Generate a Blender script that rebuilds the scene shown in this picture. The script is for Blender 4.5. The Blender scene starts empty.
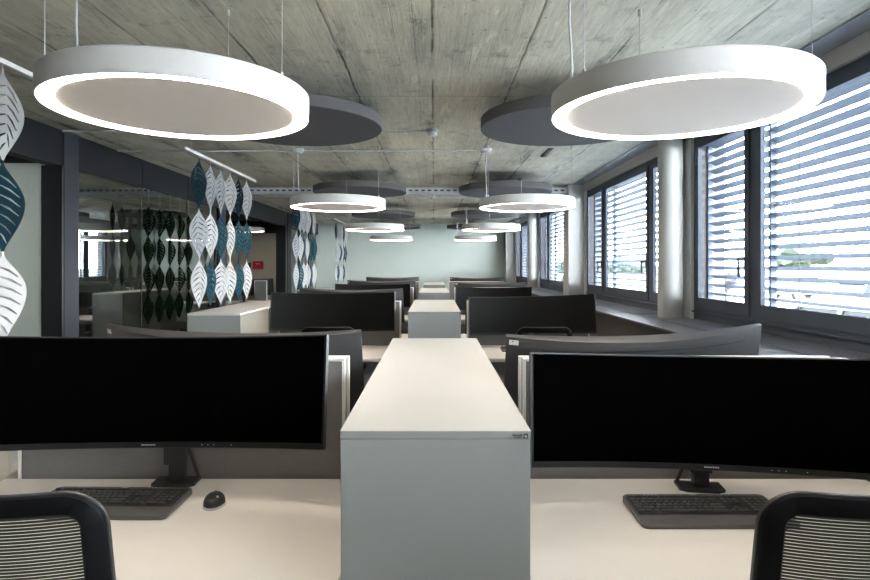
import bpy, bmesh, math, random
from math import pi, sin, cos, radians as R_
from mathutils import Vector, Matrix
random.seed(7)
SC = bpy.context.scene
COL = SC.collection

# ------------------------------------------------------------------ camera, world, exposure
EYE = 1.51
cd = bpy.data.cameras.new('camera'); cam = bpy.data.objects.new('camera', cd); COL.objects.link(cam)
cam.location = (0, 0, EYE); cam.rotation_euler = (pi/2, 0, 0)
cd.sensor_width = 36; cd.lens = 24.0; cd.shift_x = 1/870; cd.shift_y = -24/870
cd.clip_start = 0.05; cd.clip_end = 500
SC.camera = cam
vs = SC.view_settings
vs.view_transform = 'Standard'; vs.look = 'None'; vs.exposure = 1.05; vs.gamma = 1; vs.use_curve_mapping = False

w = bpy.data.worlds.new('sky'); SC.world = w; w.use_nodes = True
nt = w.node_tree; nt.nodes.clear()
tc = nt.nodes.new('ShaderNodeTexCoord'); sp = nt.nodes.new('ShaderNodeSeparateXYZ')
cr = nt.nodes.new('ShaderNodeValToRGB'); bg = nt.nodes.new('ShaderNodeBackground'); wo = nt.nodes.new('ShaderNodeOutputWorld')
cr.color_ramp.elements[0].position = 0.0; cr.color_ramp.elements[0].color = (0.96, 0.98, 1, 1)
cr.color_ramp.elements[1].position = 0.6; cr.color_ramp.elements[1].color = (0.74, 0.87, 1, 1)
bg.inputs['Strength'].default_value = 33
nt.links.new(tc.outputs['Generated'], sp.inputs[0]); nt.links.new(sp.outputs['Z'], cr.inputs[0])
nt.links.new(cr.outputs[0], bg.inputs[0]); nt.links.new(bg.outputs[0], wo.inputs[0])
LAMP = 21.0

# ------------------------------------------------------------------ materials
def mat(name, col, rough=0.5, metal=0.0, spec=0.5, noise=None, bump=0.0, bscale=300, coat=0):
    m = bpy.data.materials.new(name); m.use_nodes = True
    n = m.node_tree.nodes; l = m.node_tree.links; b = n['Principled BSDF']
    b.inputs['Base Color'].default_value = (*col, 1); b.inputs['Roughness'].default_value = rough
    b.inputs['Metallic'].default_value = metal; b.inputs['Specular IOR Level'].default_value = spec
    b.inputs['Coat Weight'].default_value = coat
    t = n.new('ShaderNodeTexCoord'); nz = n.new('ShaderNodeTexNoise')
    sc, amt = noise if noise else (40, 0.04)
    nz.inputs['Scale'].default_value = sc; nz.inputs['Detail'].default_value = 3
    l.new(t.outputs['Object'], nz.inputs['Vector'])
    mx = n.new('ShaderNodeMix'); mx.data_type = 'RGBA'
    mx.inputs['A'].default_value = (*[c*(1-amt) for c in col], 1); mx.inputs['B'].default_value = (*[min(1, c*(1+amt)) for c in col], 1)
    l.new(nz.outputs['Fac'], mx.inputs['Factor']); l.new(mx.outputs['Result'], b.inputs['Base Color'])
    if bump:
        n2 = n.new('ShaderNodeTexNoise'); n2.inputs['Scale'].default_value = bscale
        l.new(t.outputs['Object'], n2.inputs['Vector'])
        bp = n.new('ShaderNodeBump'); bp.inputs['Strength'].default_value = bump; bp.inputs['Distance'].default_value = 0.002
        l.new(n2.outputs['Fac'], bp.inputs['Height']); l.new(bp.outputs[0], b.inputs['Normal'])
    return m

def emit(name, col, s):
    m = bpy.data.materials.new(name); m.use_nodes = True
    n = m.node_tree.nodes; l = m.node_tree.links; n.clear()
    e = n.new('ShaderNodeEmission'); o = n.new('ShaderNodeOutputMaterial')
    e.inputs[0].default_value = (*col, 1); e.inputs[1].default_value = s; l.new(e.outputs[0], o.inputs[0])
    return m

def glass(name, tint, refl, rough=0.0, base=0.04):
    m = bpy.data.materials.new(name); m.use_nodes = True
    n = m.node_tree.nodes; l = m.node_tree.links; n.clear()
    t = n.new('ShaderNodeBsdfTransparent'); g = n.new('ShaderNodeBsdfGlossy'); mx = n.new('ShaderNodeMixShader')
    o = n.new('ShaderNodeOutputMaterial'); lw = n.new('ShaderNodeLayerWeight')
    t.inputs[0].default_value = (*tint, 1); g.inputs['Roughness'].default_value = rough
    lw.inputs['Blend'].default_value = 0.35
    mp = n.new('ShaderNodeMapRange'); mp.inputs['To Min'].default_value = base; mp.inputs['To Max'].default_value = refl
    l.new(lw.outputs['Facing'], mp.inputs[0]); l.new(mp.outputs[0], mx.inputs[0])
    l.new(t.outputs[0], mx.inputs[1]); l.new(g.outputs[0], mx.inputs[2]); l.new(mx.outputs[0], o.inputs[0])
    return m

def concrete():
    m = bpy.data.materials.new('board_marked_concrete'); m.use_nodes = True
    n = m.node_tree.nodes; l = m.node_tree.links; b = n['Principled BSDF']
    b.inputs['Roughness'].default_value = 0.62; b.inputs['Specular IOR Level'].default_value = 0.35
    t = n.new('ShaderNodeTexCoord'); s = n.new('ShaderNodeSeparateXYZ'); l.new(t.outputs['Object'], s.inputs[0])
    def M(op, a, b_=None, c=None):
        x = n.new('ShaderNodeMath'); x.operation = op
        for i, v in enumerate((a, b_, c)):
            if v is None: continue
            if isinstance(v, (int, float)): x.inputs[i].default_value = v
            else: l.new(v, x.inputs[i])
        return x.outputs[0]
    def N(sx, sy, scale, detail=4, rough=.6, off=0):
        mp = n.new('ShaderNodeMapping'); mp.inputs['Scale'].default_value = (sx, sy, 1); mp.inputs['Location'].default_value = (off, off, off)
        l.new(t.outputs['Object'], mp.inputs[0])
        z = n.new('ShaderNodeTexNoise'); z.inputs['Scale'].default_value = scale; z.inputs['Detail'].default_value = detail
        z.inputs['Roughness'].default_value = rough; l.new(mp.outputs[0], z.inputs['Vector']); return z.outputs['Fac']
    def S(v, a, b_):
        r = n.new('ShaderNodeMapRange'); r.interpolation_type = 'SMOOTHSTEP'
        r.inputs['From Min'].default_value = a; r.inputs['From Max'].default_value = b_; l.new(v, r.inputs[0]); return r.outputs[0]
    wob = M('MULTIPLY', M('SUBTRACT', N(1, 1, 3, 2), 0.5), 0.02)
    X = M('ADD', s.outputs['X'], wob); Y = M('ADD', s.outputs['Y'], wob)
    def line(v, period, off, width):       # 1 on the line
        d = M('PINGPONG', M('ADD', v, off), period/2)
        return M('SUBTRACT', 1, S(d, 0, width))
    boards = M('MULTIPLY', line(s.outputs['X'], 0.1, 0.0, 0.0035), S(N(1, .15, 5, 3, off=3), .42, .62))
    seam = M('MULTIPLY', line(X, 0.5, 0.01, 0.011), S(N(1, .6, 4, 3), .38, .56))
    stain = M('MULTIPLY', line(X, 0.5, 0.02, 0.13), S(N(1.5, .35, 4, 5, .7, 9), .48, .70))
    cross = M('MULTIPLY', line(Y, 2.42, -3.93, 0.008), 0.8)
    # each board its own tone
    cell = M('FLOOR', M('MULTIPLY', s.outputs['X'], 10)); cy = M('FLOOR', M('MULTIPLY', M('ADD', s.outputs['Y'], -3.93+24.2), 1/2.42))
    wn = n.new('ShaderNodeTexWhiteNoise'); wn.noise_dimensions = '2D'
    cmb = n.new('ShaderNodeCombineXYZ'); l.new(cell, cmb.inputs[0]); l.new(cy, cmb.inputs[1]); l.new(cmb.outputs[0], wn.inputs['Vector'])
    tone = M('MULTIPLY', M('SUBTRACT', wn.outputs['Value'], .5), 0.14)
    big = M('MULTIPLY', M('SUBTRACT', N(1, .5, 1.6, 6), .5), 1.3)
    grain = M('MULTIPLY', M('SUBTRACT', N(12, .8, 7, 6, .7), .5), 0.9)
    blot = M('MULTIPLY', S(N(1, 1, 7, 8, .72, 4), .54, .70), 0.34)
    pits = M('MULTIPLY', S(N(1, .6, 38, 3, .6, 6), .66, .72), 0.5)
    light = M('MULTIPLY', S(N(2.5, .5, 3, 5, .7, 14), .58, .70), 0.28)
    v = M('ADD', 1.0, tone); v = M('ADD', v, big); v = M('ADD', v, grain); v = M('ADD', v, light)
    for k, a in ((boards, .34), (seam, .7), (stain, .8), (cross, .6)): v = M('SUBTRACT', v, M('MULTIPLY', k, a))
    v = M('SUBTRACT', v, blot); v = M('SUBTRACT', v, pits); v = M('MAXIMUM', v, 0.15)
    vm = n.new('ShaderNodeVectorMath'); vm.operation = 'SCALE'; vm.inputs[0].default_value = (0.57, 0.54, 0.43); l.new(v, vm.inputs['Scale'])
    l.new(vm.outputs[0], b.inputs['Base Color'])
    bp = n.new('ShaderNodeBump'); bp.inputs['Strength'].default_value = .5; bp.inputs['Distance'].default_value = 0.004
    l.new(v, bp.inputs['Height']); l.new(bp.outputs[0], b.inputs['Normal'])
    return m

def perforated(name, col, dark, scale):
    m = bpy.data.materials.new(name); m.use_nodes = True
    n = m.node_tree.nodes; l = m.node_tree.links; b = n['Principled BSDF']; b.inputs['Roughness'].default_value = .4
    t = n.new('ShaderNodeTexCoord'); br = n.new('ShaderNodeTexBrick')
    br.inputs['Color1'].default_value = (*dark, 1); br.inputs['Color2'].default_value = (*dark, 1); br.inputs['Mortar'].default_value = (*col, 1)
    br.inputs['Scale'].default_value = scale; br.inputs['Mortar Size'].default_value = 0.035; br.inputs['Brick Width'].default_value = .5
    br.inputs['Row Height'].default_value = .22
    mp = n.new('ShaderNodeMapping'); mp.inputs['Rotation'].default_value = (0, 0, pi/2)
    l.new(t.outputs['Object'], mp.inputs[0]); l.new(mp.outputs[0], br.inputs['Vector']); l.new(br.outputs['Color'], b.inputs['Base Color'])
    return m

M = dict(
 concrete=concrete(),
 carpet=mat('dark_carpet', (.11, .11, .11), .95, noise=(120, .3), bump=.6),
 farwall=mat('pale_green_paint', (.57, .63, .585), .6, noise=(3, .03)),
 palepanel=mat('pale_green_panel', (.50, .54, .48), .6),
 white=mat('white_wall_paint', (.74, .76, .75), .6, noise=(4, .03)),
 colpaint=mat('column_paint', (.42, .425, .40), .5, noise=(4, .04), bump=.2, bscale=40),
 beige=mat('beige_paint', (.50, .44, .37), .65, noise=(3, .05)),
 darkblue=mat('dark_slate_metal', (.017, .0175, .020), .65, spec=.25, noise=(60, .08)),
 slate=mat('slate_post_metal', (.033, .036, .045), .6, spec=.3, noise=(60, .08)),
 black=mat('black_lacquer', (.008, .008, .009), .45),
 olive=mat('olive_wall_base', (.10, .10, .055), .8, noise=(3, .4)),
 darkroom=mat('dark_olive_wall', (.05, .055, .045), .8, noise=(3, .5)),
 frame=mat('anthracite_window_frame', (.075, .088, .115), .6, spec=.25),
 lintel=mat('grey_lintel_plate', (.50, .48, .46), .5),
 soffit=mat('grey_metal_soffit', (.45, .49, .54), .25, metal=.6),
 sill=mat('dark_sill_laminate', (.13, .135, .145), .38, noise=(30, .1)),
 sillface=mat('dark_brown_sill_front', (.05, .046, .044), .6, noise=(20, .15)),
 grille=perforated('slotted_grille', (.26, .27, .30), (.07, .075, .085), 14),
 slat=mat('blue_grey_aluminium_slat', (.08, .098, .125), .5, spec=.2),
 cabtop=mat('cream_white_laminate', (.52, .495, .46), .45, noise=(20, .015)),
 cab=mat('shaded_white_cabinet', (.255, .262, .25), .5, noise=(20, .015)),  # white cabinet sides, their shade put into a greyer colour
 cabin=mat('cream_cabinet_inside', (.60, .56, .49), .55),
 desk=mat('cream_desk_laminate', (.80, .755, .70), .45, noise=(15, .015)),
 whitemetal=mat('white_powder_coat', (.82, .80, .76), .4),
 felt=mat('grey_felt', (.19, .182, .176), .95, noise=(500, .35), bump=.5, bscale=600),
 screen=mat('matte_black_screen', (.001, .001, .001), .4, spec=.0),
 bezel=mat('black_bezel', (.006, .006, .006), .4, spec=.3),
 screen2=mat('satin_black_screen', (.002, .002, .002), .48, spec=.16),
 plastic=mat('black_plastic', (.022, .022, .023), .42, spec=.5, noise=(200, .1)),
 plastic2=mat('satin_dark_grey_plastic', (.045, .044, .044), .4, spec=.6, noise=(300, .1)),
 backshell=mat('dark_grey_monitor_back', (.030, .030, .032), .42, spec=.6, noise=(200, .08)),
 keycap=mat('dark_keycap', (.055, .055, .056), .35),
 keybody=mat('dark_grey_keyboard', (.11, .105, .10), .3),
 sticker=mat('white_sticker', (.6, .6, .58), .5),
 ink=mat('black_ink', (.01, .01, .01), .5),
 silver=mat('silver_plastic', (.55, .56, .57), .35),
 chrome=mat('dark_chrome', (.35, .35, .36), .25, metal=.9),
 lampwhite=mat('white_lamp_housing', (.50, .49, .475), .5),
 lampfelt=mat('beige_acoustic_panel', (.80, .75, .70), .9, noise=(250, .06), bump=.3),
 glow=emit('warm_white_diffuser', (1, .89, .76), LAMP),
 glow_side=emit('side_room_diffuser', (1, .89, .76), 5),
 disc=mat('anthracite_acoustic_felt', (.088, .083, .085), .9, noise=(300, .12)),
 wire=mat('steel_wire', (.45, .46, .46), .4, metal=.6),
 cable=mat('grey_cable', (.42, .44, .44), .5),
 pipe=mat('grey_conduit', (.5, .5, .48), .45),
 zinc=mat('galvanised_tray', (.62, .65, .67), .5, metal=.1),
 teal=mat('teal_felt', (.008, .030, .042), .95, spec=.05, noise=(300, .15), bump=.4),
 dteal=mat('dark_teal_felt', (.004, .014, .020), .95, spec=.05, noise=(300, .15), bump=.4),
 wfelt=mat('pale_grey_felt', (.29, .29, .288), .95, spec=.05, noise=(300, .12), bump=.4),
 gfelt=mat('mid_grey_felt', (.20, .21, .22), .95, spec=.05, noise=(300, .12), bump=.4),
 ofelt=mat('blackish_olive_felt', (.002, .004, .002), 1, spec=.0, noise=(40, .3)),
 red=mat('red_enamel', (.45, .02, .03), .4),
 wallglass=glass('partition_glass', (.62, .68, .62), .75, base=.12),
 winglass=glass('window_glass', (.97, .99, 1), .10, base=.03),
 chairblack=mat('black_chair_plastic', (.006, .006, .007), .55, spec=.12, noise=(300, .2)),
 chairmesh=mat('black_chair_mesh', (.02, .019, .018), .7),
 seatfab=mat('black_seat_fabric', (.012, .012, .015), .9, noise=(300, .3), bump=.4),
 asphalt=mat('pale_car_park', (.11, .11, .115), .9, noise=(2, .1)),
 grass=mat('lawn', (.05, .06, .022), .95, noise=(1, .3)),
 field=mat('dry_field', (.035, .034, .024), .95, noise=(.3, .3)),
 leafg=mat('green_leaves', (.014, .021, .010), .8, noise=(3, .4)),
 leafr=mat('brown_red_leaves', (.008, .006, .007), .8, noise=(3, .4)),
 bark=mat('bark', (.20, .18, .16), .9, noise=(8, .3)),
 carwhite=mat('white_car_paint', (.05, .051, .053), .25, coat=.6),
 carred=mat('red_car_paint', (.035, .004, .004), .25, coat=.6),
 carsilver=mat('silver_car_paint', (.03, .032, .034), .4),
 carglass=mat('dark_car_glass', (.004, .005, .006), .3, spec=.1),
 tyre=mat('tyre_rubber', (.02, .02, .02), .8),
)

# ------------------------------------------------------------------ mesh helpers
def box(bm, x0, x1, y0, y1, z0, z1, bev=0, mtx=None):
    vs_ = [bm.verts.new(p) for p in [(x0,y0,z0),(x1,y0,z0),(x1,y1,z0),(x0,y1,z0),(x0,y0,z1),(x1,y0,z1),(x1,y1,z1),(x0,y1,z1)]]
    fs = [bm.faces.new([vs_[i] for i in f]) for f in [(0,3,2,1),(4,5,6,7),(0,1,5,4),(1,2,6,5),(2,3,7,6),(3,0,4,7)]]
    allv = vs_
    if bev:
        es = list({e for f in fs for e in f.edges})
        r = bmesh.ops.bevel(bm, geom=es, offset=bev, segments=2, profile=.6, affect='EDGES')
        allv = list({v for f in r['faces'] for v in f.verts} | {v for v in vs_ if v.is_valid})
    if mtx is not None:
        for v in allv: v.co = mtx @ v.co
    return allv
def cyl(bm, p0, p1, r0, r1=None, n=12, caps=True):
    r1 = r0 if r1 is None else r1
    p0, p1 = Vector(p0), Vector(p1); d = (p1-p0).normalized()
    a = d.orthogonal().normalized(); b = d.cross(a)
    A = [bm.verts.new(p0 + (a*cos(2*pi*i/n)+b*sin(2*pi*i/n))*r0) for i in range(n)]
    B = [bm.verts.new(p1 + (a*cos(2*pi*i/n)+b*sin(2*pi*i/n))*r1) for i in range(n)]
    for i in range(n):
        f = bm.faces.new([A[i], A[(i+1)%n], B[(i+1)%n], B[i]]); f.smooth = True
    if caps: bm.faces.new(A[::-1]); bm.faces.new(B)
def lathe(bm, prof, n=32, c=(0,0,0), sharp=True):
    rings = []
    for r, z in prof:
        if r < 1e-6: rings.append([bm.verts.new((c[0], c[1], c[2]+z))])
        else: rings.append([bm.verts.new((c[0]+r*cos(2*pi*i/n), c[1]+r*sin(2*pi*i/n), c[2]+z)) for i in range(n)])
    for A, B in zip(rings, rings[1:]):
        for i in range(n):
            j = (i+1) % n
            vs_ = [A[i % len(A)], A[j % len(A)], B[j % len(B)], B[i % len(B)]]
            u = []
            for v in vs_:
                if v not in u: u.append(v)
            if len(u) > 2: f = bm.faces.new(u); f.smooth = True
def prism(bm, pts, h0, h1, axis='z'):
    def P(p, h): return {'z': (p[0], p[1], h), 'y': (p[0], h, p[1]), 'x': (h, p[0], p[1])}[axis]
    A = [bm.verts.new(P(p, h0)) for p in pts]; B = [bm.verts.new(P(p, h1)) for p in pts]; n = len(pts)
    bm.faces.new(A[::-1]); bm.faces.new(B)
    for i in range(n): bm.faces.new([A[i], A[(i+1)%n], B[(i+1)%n], B[i]])
def obj(name, bm, m, parent=None, smooth=None, mtx=None):
    if mtx is not None: bmesh.ops.transform(bm, matrix=mtx, verts=bm.verts)
    bmesh.ops.recalc_face_normals(bm, faces=bm.faces)
    me = bpy.data.meshes.new(name); bm.to_mesh(me); bm.free()
    me.materials.append(m)
    if smooth is not None:
        for p in me.polygons: p.use_smooth = True
        me.set_sharp_from_angle(angle=R_(smooth))
    else:
        if any(p.use_smooth for p in me.polygons): me.set_sharp_from_angle(angle=R_(35))
    o = bpy.data.objects.new(name, me); COL.objects.link(o)
    if parent is not None: o.parent = parent
    return o
def B(): return bmesh.new()
def boxo(name, m, parent, *a, bev=0, mtx=None):
    bm = B(); box(bm, *a, bev=bev, mtx=mtx); return obj(name, bm, m, parent)
def struct(name, m, *a):
    bm = B(); box(bm, *a); o = obj(name, bm, m); o['kind'] = 'structure'; return o
def tag(o, label, cat, group=None, kind=None):
    o['label'] = label; o['category'] = cat
    if group: o['group'] = group
    if kind: o['kind'] = kind
    return o
def thing(name, label, cat, loc=(0,0,0), rz=0, group=None):
    o = bpy.data.objects.new(name, None); COL.objects.link(o); o.empty_display_size = .1
    o.location = loc; o.rotation_euler = (0, 0, rz); return tag(o, label, cat, group)
def dup(root, loc, rz=None, label=None, group=None):
    r = root.copy(); COL.objects.link(r); r.location = loc
    if rz is not None: r.rotation_euler = (0, 0, rz)
    if label: r['label'] = label
    if group: r['group'] = group
    for ch in list(root.children):
        c = ch.copy(); COL.objects.link(c); c.parent = r
        for g in list(ch.children):
            d = g.copy(); COL.objects.link(d); d.parent = c
    return r

# ------------------------------------------------------------------ the setting
PER = 3.53
XL, XR = -3.15, 2.13           # left partition line, window plane
CZ = 2.66                      # ceiling
YB, YF = -2.4, 15.8
fl = struct('floor', M['carpet'], -8, 2.6, YB, YF+.2, -.05, 0)
ce = struct('ceiling', M['concrete'], XL-.13, XR+.4, YB, YF+.2, CZ, CZ+.2)
struct('wall_far', M['farwall'], XL-.1, XR+.3, YF, YF+.2, 0, CZ)
struct('wall_back', M['white'], -8, XR+.3, YB-.2, YB, 0, CZ)
# left side: beam over a glass partition and openings
bm = B()
box(bm, XL-.12, XL, YB, 4.92, 2.36, CZ)
cuts = [5.12, 6.27, 7.43, 8.5]
for a, b in zip(cuts, cuts[1:]): box(bm, XL-.12, XL, a+.006, b-.006, 2.36, CZ)
box(bm, XL-.12, XL, 8.76, 12.3, 2.36, CZ); box(bm, XL-.12, XL, 12.78, YF-.02, 2.36, CZ)
box(bm, XL-.12, XL-.02, 5.12, 8.5, 2.36, CZ)
o = obj('trim_1', bm, M['darkblue']); o['kind'] = 'structure'
bm = B()
box(bm, XL-.14, XL+.015, 4.92, 5.12, 0, CZ); box(bm, XL-.14, XL+.01, 8.5, 8.76, 0, CZ)
o = obj('trim_2', bm, M['slate']); o['kind'] = 'structure'
bm = B(); box(bm, XL-.2, XL+.002, 12.30, 12.42, 0, CZ)
o = obj('trim_3', bm, M['black']); o['kind'] = 'structure'
bm = B(); box(bm, XL-.12, XL+.01, 12.42, 12.78, 0, CZ)
o = obj('trim_4', bm, M['darkblue']); o['kind'] = 'structure'
# window_5: glazed partition
wr = bpy.data.objects.new('window_5', None); COL.objects.link(wr); wr['kind'] = 'structure'
for a, b in zip(cuts, cuts[1:]):
    boxo('glass_pane', M['wallglass'], wr, XL-.02, XL-.014, a+.004, b-.004, .04, 2.36)
for y in cuts[1:-1]: boxo('mullion', M['darkblue'], wr, XL-.024, XL-.012, y-.006, y+.006, 0, 2.36)
boxo('bottom_rail', M['darkblue'], wr, XL-.04, XL-.01, 5.12, 8.5, 0, .04)
wr = bpy.data.objects.new('window_6', None); COL.objects.link(wr); wr['kind'] = 'structure'
boxo('glass_pane', M['wallglass'], wr, XL-.06, XL-.055, 12.80, 15.75, .04, 2.36)
for y in (13.8, 14.8): boxo('mullion', M['black'], wr, XL-.08, XL-.03, y-.02, y+.02, 0, 2.36)
boxo('bottom_rail', M['black'], wr, XL-.08, XL-.02, 12.79, YF-.02, 0, .04)
# room behind the glass, corridor left of the camera, room beyond
struct('wall_left', M['white'], -8.1, -8, YB, YF, 0, CZ)
struct('wall_meeting_back', M['darkroom'], -6.4, -6.3, 5.05, 8.6, 0, 2.6)
struct('wall_meeting_front', M['darkroom'], -6.4, XL-.15, 5.0, 5.05, 0, 2.6)
struct('wall_meeting_end', M['palepanel'], -6.4, XL-.15, 8.6, 8.66, 1.12, 2.3)
struct('trim_10', M['darkroom'], -6.4, XL-.15, 8.6, 8.66, 2.3, 2.6)
struct('trim_11', M['olive'], -6.4, XL-.15, 8.58, 8.66, 0, 1.12)
struct('ceiling_side', M['concrete'], -8, XL-.13, YB, 8.7, 2.64, 2.8)
struct('ceiling_side_dark', M['black'], -8, XL-.13, 8.7, YF, 2.6, 2.8)
struct('wall_side_end', M['beige'], -8, -3.7, 14.0, 14.1, 0, 2.30)
struct('trim_5', M['black'], -8, -3.7, 13.98, 14.1, 2.30, 2.6)
struct('wall_side_return', M['darkroom'], -8, XL-.13, YF, YF+.2, 0, 2.6)
dr = bpy.data.objects.new('door_1', None); COL.objects.link(dr); dr['kind'] = 'structure'
boxo('door_frame', M['black'], dr, XL-.165, XL+.01, 4.895, 4.918, 0, 2.36)
boxo('door_frame', M['black'], dr, -6.4, XL-.125, 4.90, 4.98, 2.38, 2.62)
boxo('door_frame', M['darkblue'], dr, -6.4, XL-.165, 4.888, 4.9, 2.42, 2.427)
boxo('door_panel', M['palepanel'], dr, -6.4, XL-.165, 4.91, 4.95, 0, 2.38)

# window wall --------------------------------------------------------
SZ = 1.08                       # sill top
struct('trim_6', M['lintel'], XR-.03, XR+.25, YB, YF, 2.55, CZ)
bm = B(); box(bm, 1.94, XR-.03, YB, YF, CZ-.012, CZ)
o = obj('trim_7', bm, M['soffit']); o['kind'] = 'structure'
struct('wall_right', M['sillface'], XR-.02, XR+.25, YB, YF, 0, SZ-.04)
sl = struct('trim_8', M['sill'], 1.574, XR+.02, YB, YF, SZ-.014, SZ)
struct('trim_9', M['sillface'], 1.62, 1.66, YB, YF, 0, SZ-.014)
for a, b in ((YB+.2, 4.6), (5.2, 8.0), (8.75, 11.5), (12.3, 15.2)):
    g = boxo('ventilation_grille', M['grille'], sl, 1.80, 2.09, a, b, SZ, SZ+.004)
wins = [(1.5, 2.25, 3.86, 4.75), (5.05, 5.70, 7.24, 8.07), (8.5, 9.3, 10.77, 11.62), (12.1, 12.8, 14.1, 15.0), (-2.1, -1.4, .25, 1.2)]  # last window, with its blind, is unseen: added to bring daylight onto the foreground
# piers / columns
for i, (a, b) in enumerate(((4.75, 5.05), (8.07, 8.5), (11.62, 12.1), (15.0, 15.8))):
    struct('wall_pier_%d' % (i+1), M['white'], XR-.03, XR+.03, a, b, SZ, 2.55); struct('wall_outer_%d' % (i+1), M['black'], XR+.03, XR+.25, a, b, SZ, 2.55)
struct('wall_pier_5', M['frame'], XR, XR+.25, 1.2, 1.5, SZ, 2.55); struct('wall_pier_6', M['frame'], XR, XR+.25, YB, -2.1, SZ, 2.55)
for y, i in ((8.13, 1), (15.2, 2)):
    bm = B(); box(bm, 1.885, XR-.025, y, y+.33, SZ, CZ-.01, bev=.004)
    o = obj('wall_pilaster_%d' % i, bm, M['colpaint']); o['kind'] = 'structure'
for y, k in ((4.87, 'round white concrete column standing on the window sill, nearest one'), (11.7, 'round white concrete column on the sill beyond the square pilaster')):
    bm = B(); lathe(bm, [(0, SZ), (.1, SZ), (.1, CZ-.012), (0, CZ-.012)], 40)
    o = obj('column', bm, M['colpaint']); o.location = (1.985, y, 0); tag(o, k, 'column')
DEP = .02
for wi, (a, m1, m2, b) in enumerate(wins):
    wr = bpy.data.objects.new('window_%d' % (wi+1 if wi < 4 else 7), None); COL.objects.link(wr); wr['kind'] = 'structure'
    f = lambda y0, y1, z0, z1, x0=XR, x1=XR+DEP: boxo('window_frame', M['frame'], wr, x0, x1, y0, y1, z0, z1)
    f(a, b, SZ, 1.17); f(a, b, 2.50, 2.55)
    f(a, a+.05, 1.17, 2.5); f(b-.05, b, 1.17, 2.5)
    for m in (m1, m2): f(m-.05, m+.05, 1.17, 2.5)
    boxo('window_ledge', M['frame'], wr, XR-.02, XR, a, b, 1.135, 1.15)
    for (p, q) in ((a+.05, m1-.05), (m1+.05, m2-.05), (m2+.05, b-.05)):
        bm = B(); t = .05; X0, X1 = XR-.012, XR+.018
        box(bm, X0, X1, p, q, 1.17, 1.255); box(bm, X0, X1, p, q, 2.455, 2.5)
        box(bm, X0, X1, p, p+t, 1.255, 2.455); box(bm, X0, X1, q-t, q, 1.255, 2.455)
        s = obj('sash', bm, M['frame'], wr)
        boxo('pane', M['winglass'], s, XR+.006, XR+.010, p+t, q-t, 1.255, 2.455)
        bm = B(); hy = p+.03 if q-p < 1.2 else p+.03
        zc = 1.535
        box(bm, XR-.022, XR-.012, hy-.012, hy+.012, zc-.035, zc+.035, bev=.003)
        cyl(bm, (XR-.02, hy, zc+.02), (XR-.065, hy, zc+.02), .008)
        cyl(bm, (XR-.065, hy, zc+.026), (XR-.060, hy, zc-.10), .0085)
        obj('window_handle', bm, M['frame'], wr)
    # exterior venetian blind
    bl = thing('venetian_blind', 'blue grey slatted blind outside the %s window' % ['nearest', 'second nearest', 'third', 'farthest', 'added unseen behind-camera'][wi], 'blind', (XR+.125, a, 0))
    z = 1.215; n_ = 0; tilt = R_(20)
    while z < 2.5:
        n_ += 1
        bm = B(); pr = []
        for u in range(5):
            t = (u/4-.5)*.074; pr.append((t*cos(tilt), -t*sin(tilt)+.006*(1-(2*t/.08)**2)))
        rows = [[bm.verts.new((px, yy, z+pz)) for px, pz in pr] for yy in (.03, b-a-.03)]
        low = [[bm.verts.new((px, yy, z+pz-.002)) for px, pz in pr] for yy in (.03, b-a-.03)]
        for L in (rows, low):
            for u in range(4): bm.faces.new([L[0][u], L[0][u+1], L[1][u+1], L[1][u]])
        for u in (0, 4): bm.faces.new([rows[0][u], rows[1][u], low[1][u], low[0][u]])
        obj('slat', bm, M['slat'], bl)
        z += .07
    bm = B(); box(bm, -.03, .03, .03, b-a-.03, 2.5, 2.545); obj('head_box', bm, M['frame'], bl)
    for yy in [.18, (b-a)*.36, (b-a)*.62, b-a-.35]:
        bm = B(); cyl(bm, (-.042, yy, 1.2), (-.042, yy, 2.5), .0018, n=6); obj('ladder_cord', bm, M['frame'], bl)
    for yy in (.015, m1-a, m2-a, b-a-.015):
        bm = B(); box(bm, -.02, .02, yy-.010, yy+.010, 1.17, 2.52); obj('guide_rail', bm, M['frame'], bl)

# ------------------------------------------------------------------ outside
GZ = -.55
bm = B(); box(bm, 2.5, 60, -10, 34, GZ-.1, GZ); o = obj('car_park', bm, M['asphalt']); o['kind'] = 'structure'
bm = B(); box(bm, 2.5, 200, 34, 60, GZ-.1, GZ); box(bm, 60, 200, -60, 34, GZ-.1, GZ); o = obj('lawn', bm, M['grass']); o['kind'] = 'structure'
bm = B(); box(bm, 2.5, 400, 60, 420, GZ-.1, GZ); box(bm, 200, 400, -60, 60, GZ-.1, GZ); o = obj('field', bm, M['field']); o['kind'] = 'structure'

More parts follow.
